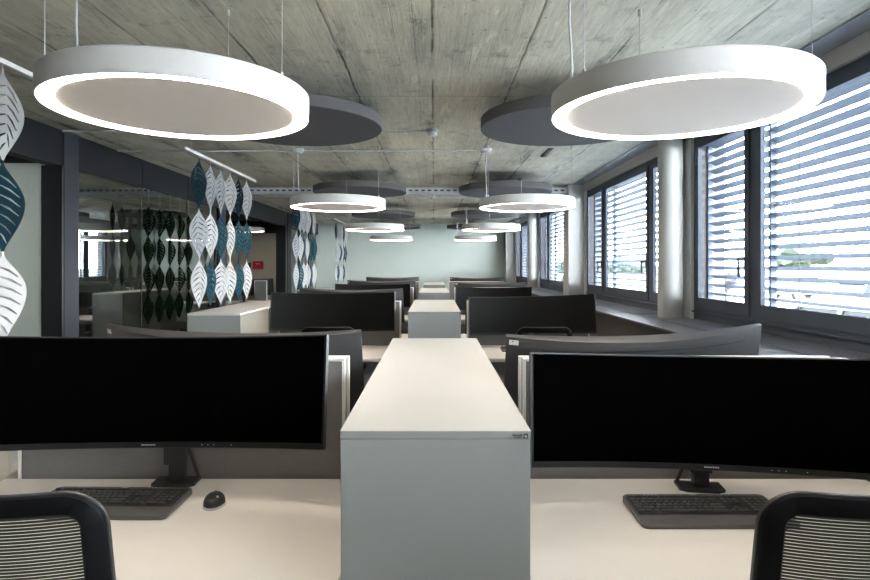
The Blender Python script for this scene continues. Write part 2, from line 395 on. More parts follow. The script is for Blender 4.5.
def car(label, loc, rz, paint, group=None):
    t = thing('car', label, 'car', loc, rz, group)
    low = [(-2.1,.28),(-2.15,.55),(-2.05,.85),(-1.9,.95),(-.9,.98),(.9,.95),(1.75,.80),(2.1,.62),(2.15,.30)]
    bm = B(); prism(bm, low, -.85, .85, 'y')
    bmesh.ops.bevel(bm, geom=[e for e in bm.edges if abs(e.verts[0].co.y-e.verts[1].co.y) < .01], offset=.07, segments=2, affect='EDGES')
    obj('car_body', bm, paint, t, 40)
    def cabin(zs, ins, xa, xb):
        bm = B(); A = []
        for (x0, x1, y, z) in zs:
            A.append([bm.verts.new(p) for p in ((x0,-y,z),(x1,-y,z),(x1,y,z),(x0,y,z))])
        for P, Q in zip(A, A[1:]):
            for i in range(4): bm.faces.new([P[i], P[(i+1)%4], Q[(i+1)%4], Q[i]])
        bm.faces.new(A[-1]); bm.faces.new(A[0][::-1]); return bm
    obj('car_windows', cabin([(-1.75, 1.05, .80, .93), (-1.35, .35, .62, 1.38)], 0, 0, 0), M['carglass'], t)
    obj('car_roof', cabin([(-1.40, .40, .64, 1.37), (-1.25, .22, .58, 1.45)], 0, 0, 0), paint, t)
    bm = B()
    for sx in (-1, 1):
        for x0, x1 in ((-1.72, -1.33), (1.02, .36), (-.45, -.45)):
            a_ = Vector((x0, sx*.80, .93)); b_ = Vector((x1, sx*.635, 1.39)); cyl(bm, a_, b_, .035, n=6)
    obj('roof_pillars', bm, paint, t)
    for x in (-1.3, 1.3):
        for y in (-.78, .78):
            bm = B(); cyl(bm, (x, y-.1, .31), (x, y+.1, .31), .31, n=24); wh = obj('wheel', bm, M['tyre'], t)
            bm = B(); cyl(bm, (x, y+(.105 if y > 0 else -.105), .31), (x, y+(.09 if y > 0 else -.09), .31), .19, n=16); obj('hubcap', bm, M['silver'], wh)
    for y in (-.6, .6):
        bm = B(); box(bm, -2.17, -2.05, y-.18, y+.18, .62, .78, bev=.02); obj('tail_lamp', bm, M['carred'], t, None)
    return t
car('white car parked right below the nearest window', (6.9, 9.6, GZ), R_(100), M['carsilver'])
car('white car parked farther out in the car park, seen left in the nearest window', (23.5, 37, GZ), R_(15), M['carwhite'])
car('white car at the right edge, seen low through the nearest window', (17.5, 22.5, GZ), R_(5), M['carwhite'])
car('red car far away, seen through the third window', (10.8, 45, GZ), R_(20), M['carred'])

def tree(label, loc, h, r, m, trunk_h, cat='tree', seed=1, name='tree'):
    t = thing(name, label, cat, loc); rr = random.Random(seed)
    bm = B(); cyl(bm, (0,0,0), (0,0,trunk_h+.3*r), .06*r+.03, .04*r+.02, 8); obj('trunk', bm, M['bark'], t)
    bm = B()
    for k in range(14):
        a = rr.uniform(0, 2*pi); q = rr.uniform(0, .62)*r; zz = trunk_h + (h-trunk_h)*rr.uniform(.25, .8)
        s = rr.uniform(.3, .5)*r
        geom = bmesh.ops.create_icosphere(bm, subdivisions=2, radius=1, matrix=Matrix.Translation((q*cos(a), q*sin(a), zz)) @ Matrix.Diagonal((s, s, min(s, (h-trunk_h)*.3), 1)))
        for v in geom['verts']: v.co += Vector((rr.uniform(-1,1), rr.uniform(-1,1), rr.uniform(-1,1)))*s*.14
    obj('foliage', bm, m, t); return t
tree('small dark round-crowned tree seen through the narrow sash by the first round column', (9.0, 17.6, GZ), 1.95, .36, M['leafr'], 1.15, seed=3)
tree('low green bush beside the small dark tree outside the nearest window', (9.9, 20.6, GZ), 1.9, .8, M['leafg'], .2, 'bush', 4, 'bush')
tree('broad green tree on the horizon in the middle of the nearest window', (66, 105, GZ), 6.2, 5.2, M['leafg'], 1.5, seed=5)
for k, (px, dd) in enumerate(((606, 90), (614, 92), (622, 95), (631, 91), (640, 96), (648, 100))):
    tree(['leftmost green tree of the far tree line seen through the second window', 'second green tree from left of the far tree line in the second window',
          'third green tree from left of the far tree line in the second window', 'fourth green tree from left of the far tree line in the second window',
          'fifth green tree from left of the far tree line in the second window', 'rightmost green tree of the far tree line in the second window'][k],
         ((px-434)/580*dd, dd, GZ), 3.0+.5*(k % 3), 1.6, M['leafg'], .6, seed=20+k)
tree('green tree far off seen through the third window', (22.0, 95, GZ), 3.6, 2.2, M['leafg'], .6, seed=40)

# ------------------------------------------------------------------ ceiling services
def canopy_bm(x, y, s=1):
    bm = B(); lathe(bm, [(0, 0), (.062*s, 0), (.060*s, -.02), (.045*s, -.03), (.042*s, -.045), (.02*s, -.05), (0, -.05)], 24, (x, y, CZ)); return bm
bm = B(); cyl(bm, (XL+.02, 4.89, CZ-.012), (-.06, 4.89, CZ-.012), .010, n=10); tag(obj('conduit', bm, M['pipe']), 'thin grey conduit across the ceiling ending at the central smoke detector', 'pipe')
bm = B(); cyl(bm, (XL+.02, 5.74, CZ-.012), (.40, 5.74, CZ-.012), .010, n=10); tag(obj('conduit', bm, M['pipe']), 'thin grey conduit across the ceiling linking the two cable canopies', 'pipe')
bm = B(); cyl(bm, (XL+.02, 9.45, CZ-.03), (XR-.2, 9.45, CZ-.03), .014, n=10); tag(obj('conduit', bm, M['pipe']), 'pale conduit across the ceiling just beyond the slotted cable tray', 'pipe')
sd = thing('smoke_detector', 'small white round smoke detector in the middle of the ceiling', 'smoke detector', (-.015, 4.89, CZ))
bm = B(); lathe(bm, [(0, 0), (.055, 0), (.055, -.025), (0, -.025)], 24); obj('detector_base', bm, M['lampwhite'], sd)
bm = B(); lathe(bm, [(0, -.027), (.045, -.027), (.038, -.05), (.03, -.056), (0, -.056)], 24); obj('detector_head', bm, M['sticker'], sd)
tr = thing('cable_tray', 'slotted metal cable tray running across under the ceiling', 'cable tray', (0, 8.35, CZ-.09))
for y in (-.10, .10):
    bm = B(); box(bm, -3.0, 2.0, y-.006, y+.006, -.02, .055); obj('tray_rail', bm, M['zinc'], tr)
bm = B(); x = -2.97
while x < 1.95: box(bm, x, x+.05, -.108, -.105, .004, .026); x += .09
obj('tray_slots', bm, M['disc'], tr)
bm = B(); x = -2.98
while x < 1.97: box(bm, x, x+.045, -.094, .094, -.008, -.004); x += .085
box(bm, -3, 2, -.02, .02, -.012, -.008)
obj('tray_bottom', bm, M['zinc'], tr)
for x in (-2.2, 0, 1.5):
    bm = B(); cyl(bm, (x, 0, -.005), (x, 0, .09), .006); obj('hanger', bm, M['zinc'], tr)
bm = B(); cyl(bm, (0, 8.3, CZ-.10), (0, 8.3, CZ-.16), .012); lathe(bm, [(0, -.02), (.03, -.02), (.03, 0), (0, 0)], 16, (0, 8.3, CZ-.16)); tag(obj('sprinkler', bm, M['zinc']), 'small sprinkler head under the middle of the cable tray', 'sprinkler')
for y0, lb in ((5.65, 'black slot in the ceiling nearer to the camera, right of centre'), (7.58, 'black slot in the ceiling above the farther dark disc on the right')):
    bm = B(); box(bm, 1.115, 1.165, y0, y0+.44, CZ-.006, CZ-.001); box(bm, 1.125, 1.155, y0+.02, y0+.42, CZ-.012, CZ-.006)
    tag(obj('ceiling_slot', bm, M['black']), lb, 'ceiling vent')

# ------------------------------------------------------------------ ring lamps and discs
ORD = ['nearest', 'second nearest', 'third nearest', 'farthest']
LZ = EYE+.570
def ring_lamp(label, cx, cy, z=LZ, glowm='glow', group='white ring pendant lamps', top=CZ, cable=True):
    t = thing('ring_lamp', label, 'lamp', (cx, cy, z), 0, group)
    Ro, Ri, H = .462, .412, .086
    bm = B(); lathe(bm, [(Ri-.002, .017), (Ri-.002, .030), (0, .030), (0, H), (Ro-.006, H), (Ro, H-.006), (Ro, 0), (Ro-.005, 0), (Ro-.005, .006), (Ro-.008, .010)], 96); obj('housing', bm, M['lampwhite'], t, 30)
    bm = B(); lathe(bm, [(Ri, .003), (Ro-.006, .003), (Ro-.006, .008), (Ri, .008), (Ri, .003)], 96); obj('light_ring', bm, M[glowm], t)
    bm = B(); lathe(bm, [(0, .0065), (Ri-.010, .0065), (Ri-.006, .009), (Ri-.006, .028), (0, .028)], 96); obj('acoustic_panel', bm, M['lampfelt'], t, 30)
    up = top - z
    for ang in (88, 205, 340):
        a = R_(ang); x, y = .435*cos(a), .435*sin(a)
        bm = B(); cyl(bm, (x, y, H), (x, y, up), .0016, n=6); cyl(bm, (x, y, H), (x, y, H+.018), .006, n=8); cyl(bm, (x, y, up-.03), (x, y, up), .008, n=8)
        obj('suspension_wire', bm, M['wire'], t)
    if cable:
        bm = B(); pts = [(-.40, 0, H), (-.392, 0, H+.08), (-.402, .004, up*.6), (-.40, 0, up-.045)]
        for p, q in zip(pts, pts[1:]): cyl(bm, p, q, .0045, n=8)
        obj('power_cable', bm, M['cable'], t)
        bm = B(); lathe(bm, [(0, up), (.062, up), (.060, up-.022), (.045, up-.032), (.042, up-.045), (0, up-.048)], 24, (-.40, 0, 0)); obj('ceiling_canopy', bm, M['lampwhite'], t)
    return t
def disc(label, cx, cy):
    z = EYE+.945
    t = thing('acoustic_disc', label, 'ceiling panel', (cx, cy, z), 0, 'dark acoustic ceiling discs')
    bm = B(); lathe(bm, [(0, 0), (.596, 0), (.60, .004), (.60, .071), (.596, .075), (0, .075)], 96); obj('felt_disc', bm, M['disc'], t, 30)
    for ang in (40, 160, 280):
        a = R_(ang); x, y = .45*cos(a), .45*sin(a)
        bm = B(); cyl(bm, (x, y, .075), (x, y, CZ-z), .0018, n=6); cyl(bm, (x, y, CZ-z-.02), (x, y, CZ-z), .008, n=8); obj('suspension_wire', bm, M['wire'], t)
for k in range(4):
    for s, side in ((-1, 'left'), (1, 'right')):
        ring_lamp('white glowing ring pendant lamp, %s in the %s row' % (ORD[k], side), s*.924-.015, 2.17+PER*k)
        disc('dark grey round acoustic disc under the ceiling, %s in the %s row' % (ORD[k], side), s*.94-.018, 3.98+PER*k)
for s, side in ((-1, 'left'), (1, 'right')):        # row continued unseen behind the camera, added to light the foreground
    ring_lamp('unseen white ring pendant lamp added behind the camera for fill, %s row' % side, s*.924-.015, 2.17-PER)
ring_lamp('white ring lamp in the side room behind the hanging leaves', -4.25, 12.9, 2.28, 'glow_side', None, 2.59, False)

# ------------------------------------------------------------------ cabinets
def cab_main(label, x, y, L=1.76, W=.447, H=1.124, group='white sideboard cabinets'):
    t = thing('cabinet', label, 'cabinet', (x, y, 0), 0, group)
    boxo('cabinet_top', M['cabtop'], t, -W/2, W/2, 0, L, H-.0018, H, bev=.0006)
    boxo('top_edge', M['cab'], t, -W/2+.0005, W/2-.0005, .0005, L-.0005, H-.019, H-.0019)  # same white slab as the top, coloured darker for its shaded side
    boxo('cabinet_body', M['cab'], t, -W/2+.001, W/2-.001, .001, L-.001, .05, H-.0205, bev=.001)
    boxo('plinth', M['black'], t, -W/2+.02, W/2-.02, .02, L-.02, 0, .05)
    for k in range(2):
        y0 = .02+k*(L-.03)/2; d = boxo('door', M['cab'], t, -W/2+.0005, -W/2+.0045, y0, y0+(L-.04)/2-.004, .06, H-.03)
        boxo('door_handle', M['silver'], d, -W/2-.003, -W/2+.0005, y0+(.05 if k else (L-.04)/2-.07), y0+(.06 if k else (L-.04)/2-.06), .9, 1.02)
    return t
rowname = ['nearest', 'second', 'third', 'farthest']
for k in range(4):
    c = cab_main('white waist-high cabinet between the desks in the middle, %s one from the camera' % rowname[k], 0.0035, 1.36+PER*k, L=1.74 if k < 3 else 1.6)
    if k == 0:
        dz = Matrix.Translation((.0105, 0, -.0065))
        bm = B(); box(bm, .196, .206, -.0012, .003, 1.113, 1.1235, mtx=dz); lab = obj('maker_mark', bm, M['ink'], c)
        bm = B(); box(bm, .1985, .2000, -.0018, -.0012, 1.1150, 1.1215); box(bm, .1985, .2035, -.0018, -.0012, 1.1150, 1.1163); box(bm, .2022, .2035, -.0018, -.0012, 1.1150, 1.1190); box(bm, .1985, .2035, -.0018, -.0012, 1.1178, 1.1190); bmesh.ops.transform(bm, matrix=dz, verts=bm.verts)
        obj('mark_letter', bm, M['silver'], lab)
        bm = B(); rr = random.Random(2); x = .170
        while x < .192:
            wd = rr.choice((.0016, .0022, .0028)); box(bm, x, x+wd, -.0008, .003, 1.1175, 1.1175+rr.choice((.0035, .0045))); x += wd+.0007
        x = .175
        while x < .190: box(bm, x, x+.0016, -.0008, .003, 1.1135, 1.1155); x += .0026
        obj('lettering', bm, M['ink'], c, None, dz)
def cab_open(label, x, y):
    L, W, H = 1.69, .425, 1.13
    t = thing('open_cabinet', label, 'cabinet', (x, y, 0), 0, 'open sideboards under the leaf strands')
    boxo('cabinet_top', M['cabtop'], t, -W/2, W/2, 0, L, H-.018, H, bev=.0015)
    boxo('side_panel', M['cab'], t, -W/2, W/2, .001, .02, .05, H-.0185)
    boxo('side_panel', M['cab'], t, -W/2, W/2, L-.02, L-.001, .05, H-.0185)
    boxo('divider', M['cabin'], t, -W/2+.02, W/2-.012, L/2-.01, L/2+.01, .07, H-.0185)
    boxo('back_panel', M['cabin'], t, -W/2, -W/2+.02, .02, L-.02, .05, H-.0185)
    for z in (.05, .39, .72): boxo('shelf', M['cabin'], t, -W/2+.02, W/2-.01, .02, L-.02, z, z+.02)
    boxo('plinth', M['black'], t, -W/2+.02, W/2-.02, .02, L-.02, 0, .05)
    return t
for k, (y, lb) in enumerate(((1.30, 'open-sided white cabinet at the left edge beyond the near left desk'), (4.66, 'open-sided white cabinet under the six nearest full leaf strands, left of the desks'), (8.1, 'open-sided white cabinet behind the second left monitor row, under the third leaf rail'))):
    cab_open(lb, -1.77, y)
# tray of papers on the shelf of the first open cabinet
tt = thing('document_tray', 'pale plastic paper tray on the open shelf at far left', 'tray', (-1.76, 2.45, .74))
boxo('tray_base', M['silver'], tt, -.13, .13, -.3, .3, 0, .006)
for a in ((-.13, -.122, -.3, .3), (.122, .13, -.3, .3), (-.122, .122, .292, .3)): boxo('tray_side', M['silver'], tt, *a, .006, .06)
boxo('paper_stack', M['plastic'], tt, -.115, .115, -.28, .28, .006, .03)

# ------------------------------------------------------------------ desks
DZ = .74
def desk(label, x, y, side, back):
    # local frame: user at -y, panel at +y
    t = thing('desk', label, 'desk', (x, y, 0), pi if back else 0, 'cream office desks in double rows')
    W, D = 1.32, .80
    po = side*(-1 if back else 1)*.026
    bm = B(); box(bm, -W/2, W/2, -D/2, D/2, DZ-.025, DZ, bev=.002); obj('desk_top', bm, M['desk'], t)
    for s in (-1, 1):
        bm = B(); xx = s*(W/2-.09)
        box(bm, xx-.035, xx+.035, -.36, .36, 0, .03, bev=.004); box(bm, xx-.03, xx+.03, -.04, .04, .03, DZ-.06); box(bm, xx-.02, xx+.02, -.32, .32, DZ-.06, DZ-.025)
        obj('leg', bm, M['whitemetal'], t)
    boxo('crossbar', M['whitemetal'], t, -W/2+.1, W/2-.1, -.02, .02, DZ-.06, DZ-.026)
    bm = B(); box(bm, -.5, .5, D/2-.2, D/2-.06, DZ-.13, DZ-.125); box(bm, -.5, .5, D/2-.2, D/2-.195, DZ-.125, DZ-.06); box(bm, -.5, .5, D/2-.065, D/2-.06, DZ-.125, DZ-.026); obj('cable_tray', bm, M['whitemetal'], t)
    PW = 1.19; y0 = D/2+.012; z0, z1 = .60, (1.164 if back else 1.172)
    p = boxo('privacy_panel', M['felt'], t, po-PW/2+.012, po+PW/2-.012, y0+.003, y0+.021, z0+.012, z1-.010)
    bm = B()
    box(bm, po-PW/2, po+PW/2, y0, y0+.024, z1-.010, z1, bev=.002); box(bm, po-PW/2, po+PW/2, y0, y0+.024, z0, z0+.012, bev=.002)
    box(bm, po-PW/2, po-PW/2+.010, y0, y0+.024, z0+.012, z1-.01); box(bm, po+PW/2-.010, po+PW/2, y0, y0+.024, z0+.012, z1-.01)
    obj('panel_frame', bm, M['whitemetal'], p)
    return t
for k in range(4):
    for s, side in ((-1, 'left'), (1, 'right')):
        y = PER*k
        desk('%s cream desk in the %s double row, nearer side' % (side, rowname[k]), s*.894, 1.70+y, s, False)
        desk('%s cream desk in the %s double row, farther side' % (side, rowname[k]), s*.894, 2.655+y, s, True)

# ------------------------------------------------------------------ monitors
MW, MH, MR = 1.19, .365, 1.8
def curve_pt(x, off):                      # x along arc; off = distance behind the screen
    ph = x/MR; r = MR+off
    return (r*sin(ph), r*cos(ph)-MR)
def monitor(label, cx, cy, zc, yaw, back=False, tilt=10, roll=0, sticker=False, strut=1, sb=.05, sx=0, group='wide curved black monitors', deskz=DZ):
    """cx, cy: chord centre in the world, zc: height of the screen's middle; screen faces local -y"""
    t = thing('curved_monitor', label, 'monitor', (cx, cy, deskz), R_(yaw)+(pi if back else 0), group)
    H = zc-deskz; sag = MR*(1-cos(MW/2/MR))
    T = Matrix.Translation((0, sag*.5, H)) @ Matrix.Rotation(R_(-tilt), 4, 'X') @ Matrix.Rotation(R_(roll), 4, 'Y') @ Matrix.Translation((0, sag*.5, 0))
    N = 28
    bm = B(); sec = []
    for i in range(N+1):
        x = -MW/2+MW*i/N; u = abs(2*x/MW)
        th = .016+.030*(1-u**3); hh = MH/2
        prof = [(0, -hh), (0, hh), (.010, hh), (th, hh-.006-.010*(1-u)), (th, -hh+.008+.03*(1-u)), (.010, -hh)]
        sec.append([bm.verts.new((*curve_pt(x, o_), z)) for o_, z in prof])
    for A, C in zip(sec, sec[1:]):
        for j in range(6): bm.faces.new([A[j], A[(j+1)%6], C[(j+1)%6], C[j]])
    bm.faces.new(sec[0]); bm.faces.new(sec[-1][::-1])
    obj('monitor_housing', bm, M['backshell'], t, 25, T)
    bm = B(); S = []
    for i in range(N+1):
        x = (-MW/2+.002)+(MW-.004)*i/N
        S.append([bm.verts.new((*curve_pt(x, -.0006), z)) for z in (-MH/2+.002, MH/2-.003)])
    for A, C in zip(S, S[1:]): bm.faces.new([A[0], C[0], C[1], A[1]])
    obj('bezel', bm, M['bezel'], t, 30, T)
    bm = B(); S = []
    for i in range(N+1):
        x = (-MW/2+.008)+(MW-.016)*i/N
        S.append([bm.verts.new((*curve_pt(x, -.0012), z)) for z in (-MH/2+.020, MH/2-.006)])
    for A, C in zip(S, S[1:]): bm.faces.new([A[0], C[0], C[1], A[1]])
    obj('screen', bm, M['screen' if (not back and cy < 3) else 'screen2'], t, 30, T)
    # groove on the back
    bm = B(); S = []
    for i in range(N+1):
        x = -.47*MW*.82+MW*.94*.82*i/N
        th = .016+.030*(1-abs(2*x/MW)**3)
        S.append([bm.verts.new((*curve_pt(x, th+.0015), z)) for z in (MH/2-.056, MH/2-.050)])
    for A, C in zip(S, S[1:]): bm.faces.new([A[0], C[0], C[1], A[1]])
    obj('back_groove', bm, M['ink'], t, 30, T)
    if sticker:
        bm = B(); vs_ = []
        for x in (MW/2-.012, MW/2-.049):
            th = .016+.030*(1-abs(2*x/MW)**3)
            vs_ += [bm.verts.new((*curve_pt(x, th+.002), z)) for z in (MH/2-.037, MH/2-.017)]
        bm.faces.new([vs_[0], vs_[2], vs_[3], vs_[1]])
        # sits on the flat part of the shell
        st = obj('sticker', bm, M['sticker'], t, None, T)
        bm = B(); vs_ = []
        for x in (MW/2-.024, MW/2-.029):
            th = .016+.030*(1-abs(2*x/MW)**3)
            vs_ += [bm.verts.new((*curve_pt(x, th+.003), z)) for z in (MH/2-.025, MH/2-.020)]
        bm.faces.new([vs_[0], vs_[2], vs_[3], vs_[1]]); obj('sticker_mark', bm, M['ink'], st, None, T)
    # lettering on the lower bezel
    bm = B(); rr = random.Random(5); x = -.03
    while x < .012:
        wd = .0035; px, py = curve_pt(x, -.0015); box(bm, px, px+wd, py-.0004, py, -MH/2+.008, -MH/2+.012); x += wd+.0017
    obj('lettering', bm, M['silver'], t, None, T)
    bm = B()
    for x in (.17, .19, .21, .27):
        px, py = curve_pt(x, -.0015); box(bm, px, px+.003, py-.0004, py, -MH/2+.009, -MH/2+.011)
    obj('bezel_marks', bm, M['silver'], t, None, T)
    # stand
    yb = sag+sb
    bm = B(); prism(bm, [(-.075, .045), (-.075, -.025), (-.05, -.04), (.05, -.04), (.075, -.025), (.075, .045)], 0, .010)
    bmesh.ops.translate(bm, verts=bm.verts, vec=(sx, yb, 0)); obj('stand_base', bm, M['plastic'], t)
    bm = B(); box(bm, -.022, .028, yb-.01, yb+.03, .010, H*.35+.02, bev=.003); box(bm, -.035, .035, yb-.020, yb+.022, max(.03, H*.20), H+.03, bev=.004)
    cyl(bm, (strut*.03, yb+.015, H*.42), (strut*.066, yb+.036, .012), .006, n=8)
    bmesh.ops.translate(bm, verts=bm.verts, vec=(sx, 0, 0))
    obj('stand_neck', bm, M['plastic'], t)
    bm = B(); box(bm, -.05, .05, sag+.02, yb+.0, H-.05, H+.05, bev=.004); obj('mount_plate', bm, M['plastic'], t)
    return t
# front monitors (screen towards the camera)
monitor('large curved black monitor on the near left desk, screen facing the camera', -.935, 1.855, EYE-.413, 1.5, tilt=11, sb=.10, sx=.026)
monitor('large curved black monitor on the near right desk, screen facing the camera', .893, 1.80, EYE-.471, -7.5, tilt=9, strut=-1, sb=.11)
monitor('curved monitor on the second left desk, black screen facing the camera', -.955, 5.45, EYE-.434, 0, tilt=10)
monitor('curved monitor on the second right desk, dark screen facing the camera', .915, 5.43, EYE-.464, -7.5, tilt=9, roll=-1.9)
monitor('curved monitor on the third left desk, screen facing the camera', -.95, 8.97, EYE-.462, 0, tilt=10)
monitor('curved monitor on the third right desk, pale edged screen facing the camera', .92, 8.93, EYE-.51, -3, tilt=10)
# rear monitors (backs towards the camera)
monitor('back of curved monitor, left side of first double desk row', -.857, 2.475, EYE-.262-.18, -12, True, 10, sticker=True)
m = monitor('back of curved monitor with white sticker, right side of first double desk row', .858, 2.475, EYE-.270-.18, 12, True, 10, roll=1.1, sticker=True)
monitor('back of curved monitor, left side of second double desk row', -.875, 6.06, EYE-.235-.18, -14, True, 10, sticker=True)
monitor('back of curved monitor with white sticker, right side of second double desk row', .91, 5.98, EYE-.35-.18, 2, True, 10, sticker=True)
monitor('back of curved monitor, left side of third double desk row', -.865, 9.60, EYE-.24-.18, -14, True, 10, sticker=True)
monitor('back of curved monitor with white sticker, right side of third double desk row', .92, 9.52, EYE-.265-.18, 5, True, 10, sticker=True)
monitor('farthest curved monitor on the left, seen from behind against the green wall', -.93, 13.05, EYE-.25-.18, 3, True, 10)
monitor('farthest curved monitor on the right, seen from behind against the green wall', .95, 13.05, EYE-.255-.18, -2, True, 10, sticker=True)

# ------------------------------------------------------------------ keyboards and mouse
def keyboard(label, x, y, rz):
    t = thing('keyboard', label, 'keyboard', (x, y, DZ), R_(rz), 'black keyboards on the desks')
    W, D = .462, .208
    def outline(w, d, r, flare=0):
        pts = []
        for cx_, cy_, a0, fl_ in ((w/2-r, d/2-r, 0, 0), (-w/2+r, d/2-r, 90, 0), (-w/2+r-flare*-1, -d/2+r, 180, 0), (w/2-r-flare, -d/2+r, 270, 0)):
            for k in range(5):
                a = R_(a0+k*22.5); pts.append((cx_+r*cos(a), cy_+r*sin(a)))
        return pts
    bm = B(); pts = outline(W, D, .018, 0.004); A = []
    for sc_, zz in ((.985, 0), (1, .004), (1, .009), (.985, .012)):
        A.append([bm.verts.new((px*sc_*(1+.035*(.5-py/D)), py*sc_, zz + (.010*(py/D+.5) if zz > .007 else 0))) for px, py in pts])
    for P, Q in zip(A, A[1:]):
        n = len(P)
        for i in range(n): bm.faces.new([P[i], P[(i+1)%n], Q[(i+1)%n], Q[i]])
    bm.faces.new(A[0][::-1]); bm.faces.new(A[-1]); obj('keyboard_body', bm, M['keybody'], t, 40)
    def top(py): return .012+.010*(py/D+.5)
    bm = B()
    b_ = .445/2
    vs_ = [bm.verts.new((px, py, top(py)+.0006)) for px, py in ((-b_, -.04), (b_, -.04), (b_, .088), (-b_, .088))]; bm.faces.new(vs_); obj('key_well', bm, M['plastic'], t)
    u = .0187; x0 = -.222; meshes = {}
    def key(px, py, wu, hu=1):
        k = (round(wu, 2), hu)
        if k not in meshes:
            bm = B(); w_, h_ = wu*u-.0022, hu*.0187-.0022; A = []
            for s_, z in ((0, 0), (.0018, .0055)):
                A.append([bm.verts.new(p) for p in ((-w_/2+s_, -h_/2+s_, z), (w_/2-s_, -h_/2+s_, z), (w_/2-s_, h_/2-s_, z), (-w_/2+s_, h_/2-s_, z))])
            for i in range(4): bm.faces.new([A[0][i], A[0][(i+1)%4], A[1][(i+1)%4], A[1][i]])
            bm.faces.new(A[1]); bm.faces.new(A[0][::-1])
            o = obj('key', bm, M['keycap'], t); meshes[k] = o.data
        else:
            o = bpy.data.objects.new('key', meshes[k]); COL.objects.link(o); o.parent = t
        o.location = (px, py, top(py)+.0012)
    rows = [(.076, [1, .5]+[.93]*4+[.3]+[.93]*4+[.3]+[.93]*4, .7), (.054, [1]*13+[2], 1), (.0355, [1.5]+[1]*12+[1.5], 1), (.017, [1.75]+[1]*11+[2.25], 1), (-.0015, [1.25]+[1]*11+[2.75], 1), (-.020, [1.4, 1.2, 1.2, 6.2, 1.2, 1.2, 2.6], 1)]
    for py, ws, h in rows:
        px = x0
        for w_ in ws:
            if w_ >= .9: key(px+w_*u/2, py, w_, h)
            px += w_*u
    gx = x0+15.35*u
    for py, h in ((.076, .7), (.054, 1), (.0355, 1)):
        for k in range(3): key(gx+(k+.5)*u, py, 1, h)
    for k in range(3): key(gx+(k+.5)*u, -.020, 1)
    key(gx+1.5*u, -.0015, 1)
    gx += 3.7*u
    for py in (.054, .0355, .017, -.0015):
        for k in range(4): key(gx+(k+.5)*u, py, 1)
    key(gx+u, -.020, 2); key(gx+2.5*u, -.020, 1)
    bm = B()
    for k in range(4): box(bm, -.16+k*.012, -.155+k*.012, .096, .099, top(.098), top(.098)+.001)
    for k in range(4): box(bm, .08+k*.012, .085+k*.012, .096, .099, top(.098), top(.098)+.001)
    box(bm, -.012, .012, .095, .099, top(.098), top(.098)+.001); obj('printed_marks', bm, M['silver'], t)
    return t
keyboard('dark keyboard lying on the near left desk behind the chair', -1.045, 1.862, -1.0)
keyboard('dark keyboard lying on the near right desk', .846, 1.800, 0)
keyboard('dark keyboard on the second right desk, mostly hidden by a monitor', .845, 5.30, 0)

mo = thing('computer_mouse', 'small black mouse with pale front edge beside the left keyboard', 'mouse', (-.708, 1.868, DZ), R_(8)); mo.scale = (.86, .80, .86)
def dome(bm, a, b, h, z0, nz=6, n=28, zc=None):
    A = []
    for k in range(nz):
        f = k/(nz); c = cos(f*pi/2); s = sin(f*pi/2)
        A.append([bm.verts.new((a*c**.6*cos(q)*(1+.08*sin(q)), b*c**.6*sin(q), z0+h*s*(1+.12*sin(q)))) for q in [2*pi*i/n for i in range(n)]])
    for P, Q in zip(A, A[1:]):
        for i in range(n): bm.faces.new([P[i], P[(i+1)%n], Q[(i+1)%n], Q[i]])
    tp = bm.verts.new((0, 0, z0+h))
    for i in range(n): bm.faces.new([A[-1][i], A[-1][(i+1)%n], tp])
    bm.faces.new(A[0][::-1])
bm = B(); dome(bm, .039, .055, .033, .008); obj('mouse_shell', bm, M['plastic'], mo, 60)
bm = B(); dome(bm, .041, .058, .012, 0); obj('mouse_base', bm, M['silver'], mo, 60)
bm = B(); cyl(bm, (-.003, .026, .036), (.003, .026, .036), .009, n=16); obj('scroll_wheel', bm, M['plastic2'], mo)
bm = B(); box(bm, .012, .020, -.022, -.018, .034, .041); obj('logo_mark', bm, M['silver'], mo)

# ------------------------------------------------------------------ chairs
def back_path(n=64, W=.51, z0=.50, z1=1.035, r=.08):
    """closed rounded outline (x, z) of the backrest, wider below"""
    pts = []
    for cx_, cz_, a0 in ((W/2-r, z1-r, 0), (-W/2+r, z1-r, 90), (-W/2+r, z0+r, 180), (W/2-r, z0+r, 270)):
        for k in range(9):
            a = R_(a0+k*11.25); pts.append((cx_+r*cos(a), cz_+r*sin(a)))
    out = []
    for i in range(len(pts)):
        a, b = pts[i], pts[(i+1)%len(pts)]
        L = math.hypot(b[0]-a[0], b[1]-a[1]); m = max(1, int(L/.04))
        for j in range(m): out.append((a[0]+(b[0]-a[0])*j/m, a[1]+(b[1]-a[1])*j/m))
    return out
def wid(z): return 1+ (1.01-z)*.16
def by(x, z): return -.052*(1-(x/.25)**2) + .05*((z-.72)/.3 if z > .72 else 0)*-.55 - .22
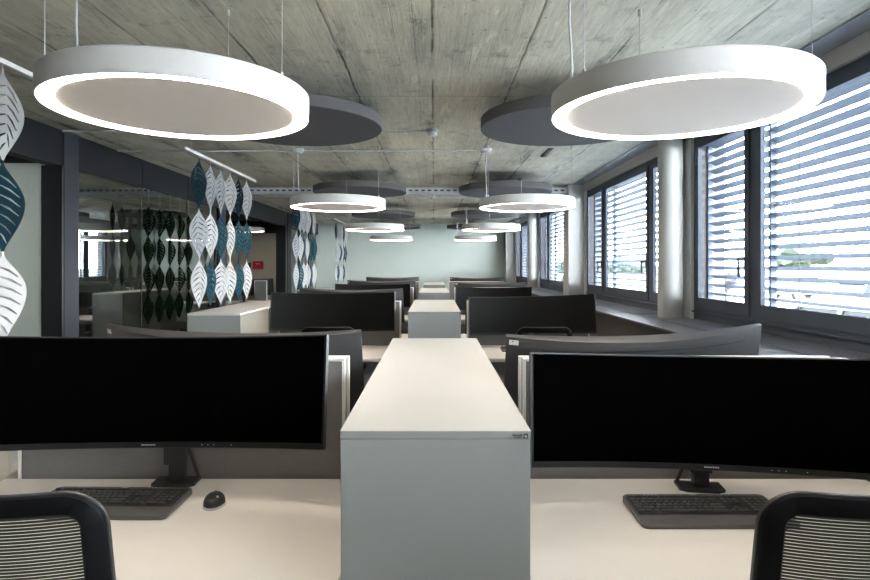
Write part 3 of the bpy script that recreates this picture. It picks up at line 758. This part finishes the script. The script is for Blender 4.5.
def chair_proto():
    t = thing('office_chair', 'black mesh-backed office chair', 'chair', (0,0,0), 0, 'black mesh office chairs')
    path = back_path(); n = len(path); bm = B(); sec = []
    for i in range(n):
        p = Vector(path[i]); q = Vector(path[(i+1)%n]); o_ = Vector(path[i-1]); d = (q-o_).normalized(); nn = Vector((-d.y, d.x))   # inward
        wd = .046
        prof = [(0, -.006), (.004, -.013), (wd-.006, -.013), (wd, -.006), (wd, .006), (wd-.006, .011), (.006, .011), (0, .004)]
        S = []
        for a, b in prof:
            x, z = p.x+nn.x*a, p.y+nn.y*a; xx = x*wid(z)
            S.append(bm.verts.new((xx, by(x, z)+b, z)))
        sec.append(S)
    for i in range(n):
        A, C = sec[i], sec[(i+1)%n]
        for j in range(8): bm.faces.new([A[j], A[(j+1)%8], C[(j+1)%8], C[j]])
    obj('back_frame', bm, M['chairblack'], t, 50)
    bm = B(); path2 = back_path(); n = len(path2); sec = []
    for i in range(n):
        p = Vector(path2[i]); q = Vector(path2[(i+1)%n]); o_ = Vector(path2[i-1]); d = (q-o_).normalized(); nn = Vector((-d.y, d.x)); S = []
        for a, b in ((-.0025, -.004), (-.0025, .004), (.0015, .004), (.0015, -.004)):
            x, z = p.x+nn.x*a, p.y+nn.y*a; S.append(bm.verts.new((x*wid(z), by(x, z)+b, z)))
        sec.append(S)
    for i in range(n):
        A, C = sec[i], sec[(i+1)%n]
        for j in range(4): bm.faces.new([A[j], A[(j+1)%4], C[(j+1)%4], C[j]])
    obj('frame_piping', bm, M['plastic2'], t, 50)
    bm = B(); z = .535
    while z < .998:
        hw = .214; N = 12
        rows = []
        for i in range(N+1):
            x = -hw+2*hw*i/N
            rows.append([bm.verts.new((x*wid(z), by(x, z)+yy, z+zz)) for yy, zz in ((0, 0), (.0015, .0), (.0015, .0050), (0, .0050))])
        for A, C in zip(rows, rows[1:]):
            for j in range(4): bm.faces.new([A[j], A[(j+1)%4], C[(j+1)%4], C[j]])
        z += .0072
    obj('back_mesh', bm, M['chairmesh'], t)
    bm = B()
    for z in (.62, .66, .70): box(bm, -.15, .15, -.235, -.222, z, z+.022, bev=.003)
    box(bm, -.03, .03, -.262, -.25+.004, .50, .72, bev=.004)
    bm.free()
    bm = B(); box(bm, -.24, .24, -.18, .26, .41, .47, bev=.022); obj('seat', bm, M['seatfab'], t, 50)
    bm = B(); box(bm, -.035, .035, -.30, -.27, .36, .58, bev=.006); box(bm, -.035, .035, -.30, .05, .35, .385, bev=.006); obj('back_bracket', bm, M['chairblack'], t, 40)
    for s in (-1, 1):
        bm = B(); box(bm, s*.27-.014, s*.27+.014, -.03, .03, .42, .63, bev=.004); box(bm, min(s*.2, s*.28), max(s*.2, s*.28), -.03, .03, .40, .42); box(bm, s*.27-.035, s*.27+.035, -.11, .13, .63, .655, bev=.008)
        obj('armrest', bm, M['chairblack'], t, 40)
    bm = B(); cyl(bm, (0, 0, .10), (0, 0, .38), .025, n=16); cyl(bm, (0, 0, .08), (0, 0, .22), .035, n=16); obj('gas_lift', bm, M['chairblack'], t)
    bm = B()
    for k in range(5):
        a = R_(90+72*k); mt = Matrix.Rotation(a, 4, 'Z')
        A = []
        for xx, hw, z0_, z1_ in ((.02, .03, .075, .12), (.29, .018, .065, .085)):
            A.append([bm.verts.new(mt @ Vector(p)) for p in ((xx, -hw, z0_), (xx, hw, z0_), (xx, hw, z1_), (xx, -hw, z1_))])
        for i in range(4): bm.faces.new([A[0][i], A[0][(i+1)%4], A[1][(i+1)%4], A[1][i]])
        bm.faces.new(A[0][::-1]); bm.faces.new(A[1])
    obj('star_base', bm, M['chairblack'], t)
    for k in range(5):
        a = R_(90+72*k); c = Vector((.275*cos(a), .275*sin(a), .032)); s_ = Vector((-sin(a), cos(a), 0))
        bm = B(); cyl(bm, c-s_*.026, c-s_*.006, .031, n=18); cyl(bm, c+s_*.006, c+s_*.026, .031, n=18); cyl(bm, c-s_*.006, c+s_*.006, .012, n=10); cyl(bm, c+Vector((0,0,.01)), c+Vector((0,0,.045)), .006, n=8)
        obj('caster', bm, M['tyre'], t)
    return t
ch = chair_proto()
cy0 = 1.27+.22
ch.location = (-.960, cy0, 0); ch['label'] = 'black mesh-backed office chair in the lower left corner'
dup(ch, (.955, cy0, 0), 0, 'black mesh-backed office chair in the lower right corner')
c_ = dup(ch, (-.87, 4.86+.17, 0), 0, 'black office chair at the second left desk, only its top edge showing')
c_.scale = (.90, 1, .975)
c_ = dup(ch, (.91, 4.86+.17, 0), 0, 'black office chair at the second right desk, only its top edge showing')
c_.scale = (.90, 1, .975)
dup(ch, (-.85, 2.63+.62, 0), pi, 'black office chair hidden behind the near left monitors')
dup(ch, (.85, 2.63+.62, 0), pi, 'black office chair hidden behind the near right monitors')

# ------------------------------------------------------------------ hanging felt leaves
LL, LW = .402, .245
def leaf_mesh(name, m, L=LL, Wd=LW, flip=False):
    cu = bpy.data.curves.new(name, 'CURVE'); cu.dimensions = '2D'; cu.fill_mode = 'BOTH'; cu.extrude = .0015
    def half(t):
        if t > .05:
            u = (t-.05)/.95
            f = sin(pi/2*u/.42)**1.15 if u < .42 else max(0, cos(pi/2*(u-.42)/.58))**1.25
            return .005+(Wd/2-.005)*f                            # t from 0 (top) to 1 (bottom): half width
        if t < .05: return .006
        u = (t-.05)/.95
        return .006 + (Wd/2-.006)*max(0, sin(pi*min(1, u**.80)))**1.05*(1 if u < .97 else 1)
    pts = []
    NN = 26
    for i in range(NN+1): t = i/NN; pts.append((half(t), -t*L))
    for i in range(NN, -1, -1): t = i/NN; pts.append((-half(t), -t*L))
    def spl(P):
        s = cu.splines.new('POLY'); s.points.add(len(P)-1)
        for q, (x, y) in zip(s.points, P): q.co = (x if not flip else -x, y, 0, 1)
        s.use_cyclic_u = True
    spl(pts)
    wv = .0056
    for side in (-1, 1):
        for k in range(7):
            t0 = .17+k*.105; xm = -.014 if side < 0 else .024
            t1 = t0+.15 if side > 0 else t0+.11
            x1 = min(half(t1), half(min(.95, t1)))*.80
            if side > 0: x1 *= .92
            if x1 < .018: continue
            a = Vector((side*xm, -t0*L)); b = Vector((side*x1, -t1*L)); mid = (a+b)/2+Vector((0, .006))
            d = (b-a).normalized(); n_ = Vector((-d.y, d.x))*wv/1.0
            spl([tuple(a+n_*.5), tuple(mid+n_), tuple(b+n_*.5), tuple(b-n_*.5), tuple(mid-n_), tuple(a-n_*.5)])
    o = bpy.data.objects.new(name, cu); COL.objects.link(o)
    dg = bpy.context.evaluated_depsgraph_get(); me = bpy.data.meshes.new_from_object(o.evaluated_get(dg))
    bpy.data.objects.remove(o); bpy.data.curves.remove(cu)
    me.name = name; me.materials.clear(); me.materials.append(m); return me
LM = {k: leaf_mesh('felt_leaf', M[mk], flip=(k in 'Gd')) for k, mk in (('w', 'wfelt'), ('g', 'gfelt'), ('t', 'teal'), ('d', 'dteal'))}
LM['o'] = leaf_mesh('felt_leaf', M['ofelt'], .325, .22)
CN = {'w': 'white', 'g': 'grey', 't': 'teal', 'd': 'dark teal', 'o': 'blackish'}
def strand(label, x, y, ztop, seq, L, group, rr):
    t = thing('leaf_strand', label, 'hanging decoration', (x, y, ztop), 0, group)
    bm = B(); cyl(bm, (0, 0, 0), (0, 0, .022 if seq[0] != 'o' else .195), .0015, n=6); obj('hook', bm, M['wire'], t)
    z = 0
    for c in seq:
        o = bpy.data.objects.new('felt_leaf', LM[c]); COL.objects.link(o); o.parent = t
        a = -R_(rr.uniform(0, 15)); o.location = (0, 0, z)
        o.rotation_euler = (pi/2, 0, pi/2+a+(pi if rr.random() < .5 else 0)); z -= L
    return t
RZ = EYE+.890
seqs = ['dgw', 'gwt', 'gtw', 'www', 'dtt', 'wtw']
ordn = ['first', 'second', 'third', 'fourth', 'fifth', 'last']
def rail(label, y0, y1, x=-1.9):
    t = thing('hanging_rail', label, 'rail', (x, y0, RZ))
    bm = B(); box(bm, -.009, .009, 0, y1-y0, 0, .022, bev=.002); obj('rail_bar', bm, M['sticker'], t)
    for y in (.12, y1-y0-.12):
        bm = B(); cyl(bm, (0, y, .022), (0, y, CZ-RZ), .0015, n=6); cyl(bm, (0, y, .022), (0, y, .035), .004, n=8); obj('suspension_wire', bm, M['wire'], t)
rr = random.Random(11)
rail('white ceiling rail in the upper left corner, partly hidden by the near left lamp', 1.2, 2.95)
strand('large close strand of white, teal and white felt leaves at the left edge', -1.9, 2.555, RZ-.022, 'wdw', LL, None, random.Random(3))
for k, (y0, yr, nm, nm2) in enumerate(((4.69, (4.43, 6.17), 'over the white cabinet at left', 'over left cabinet'), (7.99, (7.72, 9.45), 'on the rail beyond the second cabinet', 'on third rail'), (11.25, (11.05, 12.7), 'on the farthest rail by the green wall', 'on farthest rail'))):
    rail('white ceiling rail carrying six leaf strands %s' % nm, *yr)
    for i in range(6):
        sq = seqs[i]
        strand('%s leaf strand from the front %s, %s leaf on top' % (ordn[i], nm2, CN[sq[0]]), -1.9, y0+.238*i, RZ-.022, sq, LL, 'felt leaf strands %s' % nm, rr)
for i in range(5):
    strand('%s blackish leaf strand from the left hanging against the glass partition' % ordn[i if i < 4 else 5], XL-.008, 6.42+.262*i, 2.165, 'oooo', .325, 'dark leaf strands on the glass partition', rr)

# ------------------------------------------------------------------ side room
ab = thing('alarm_box', 'small red fire alarm box on the beige wall behind the hanging leaves', 'fire alarm', (-4.24, 13.975, 1.535))
boxo('alarm_housing', M['red'], ab, -.12, .12, -.03, .02, -.095, .095, bev=.006)
boxo('alarm_plate', M['sticker'], ab, -.04, .04, -.034, -.03, .02, .035)
sw = thing('light_switch', 'small dark wall switch beside the red alarm box', 'switch', (-4.45, 13.985, 1.535))
boxo('switch_plate', M['black'], sw, -.035, .035, -.012, .012, -.06, .06, bev=.002)
sd_ = thing('desk', 'desk in the side room with grey divider and dark monitor', 'desk', (-4.0, 12.6, 0))
boxo('desk_top', M['desk'], sd_, -.6, .6, -.4, .4, .715, .74)
for s in (-1, 1): boxo('leg', M['whitemetal'], sd_, s*.55-.025, s*.55+.025, -.3, .3, 0, .715)
p = boxo('privacy_panel', M['felt'], sd_, .22, .46, -.36, -.34, .75, 1.19)
bm = B(); box(bm, .205, .22, -.362, -.338, .74, 1.205); box(bm, .46, .475, -.362, -.338, .74, 1.205); box(bm, .22, .46, -.362, -.338, 1.19, 1.205); obj('panel_frame', bm, M['whitemetal'], p)
monitor('dark curved monitor on the desk in the side room', -4.05, 12.52, 1.06, 0, True, 8, deskz=.74)
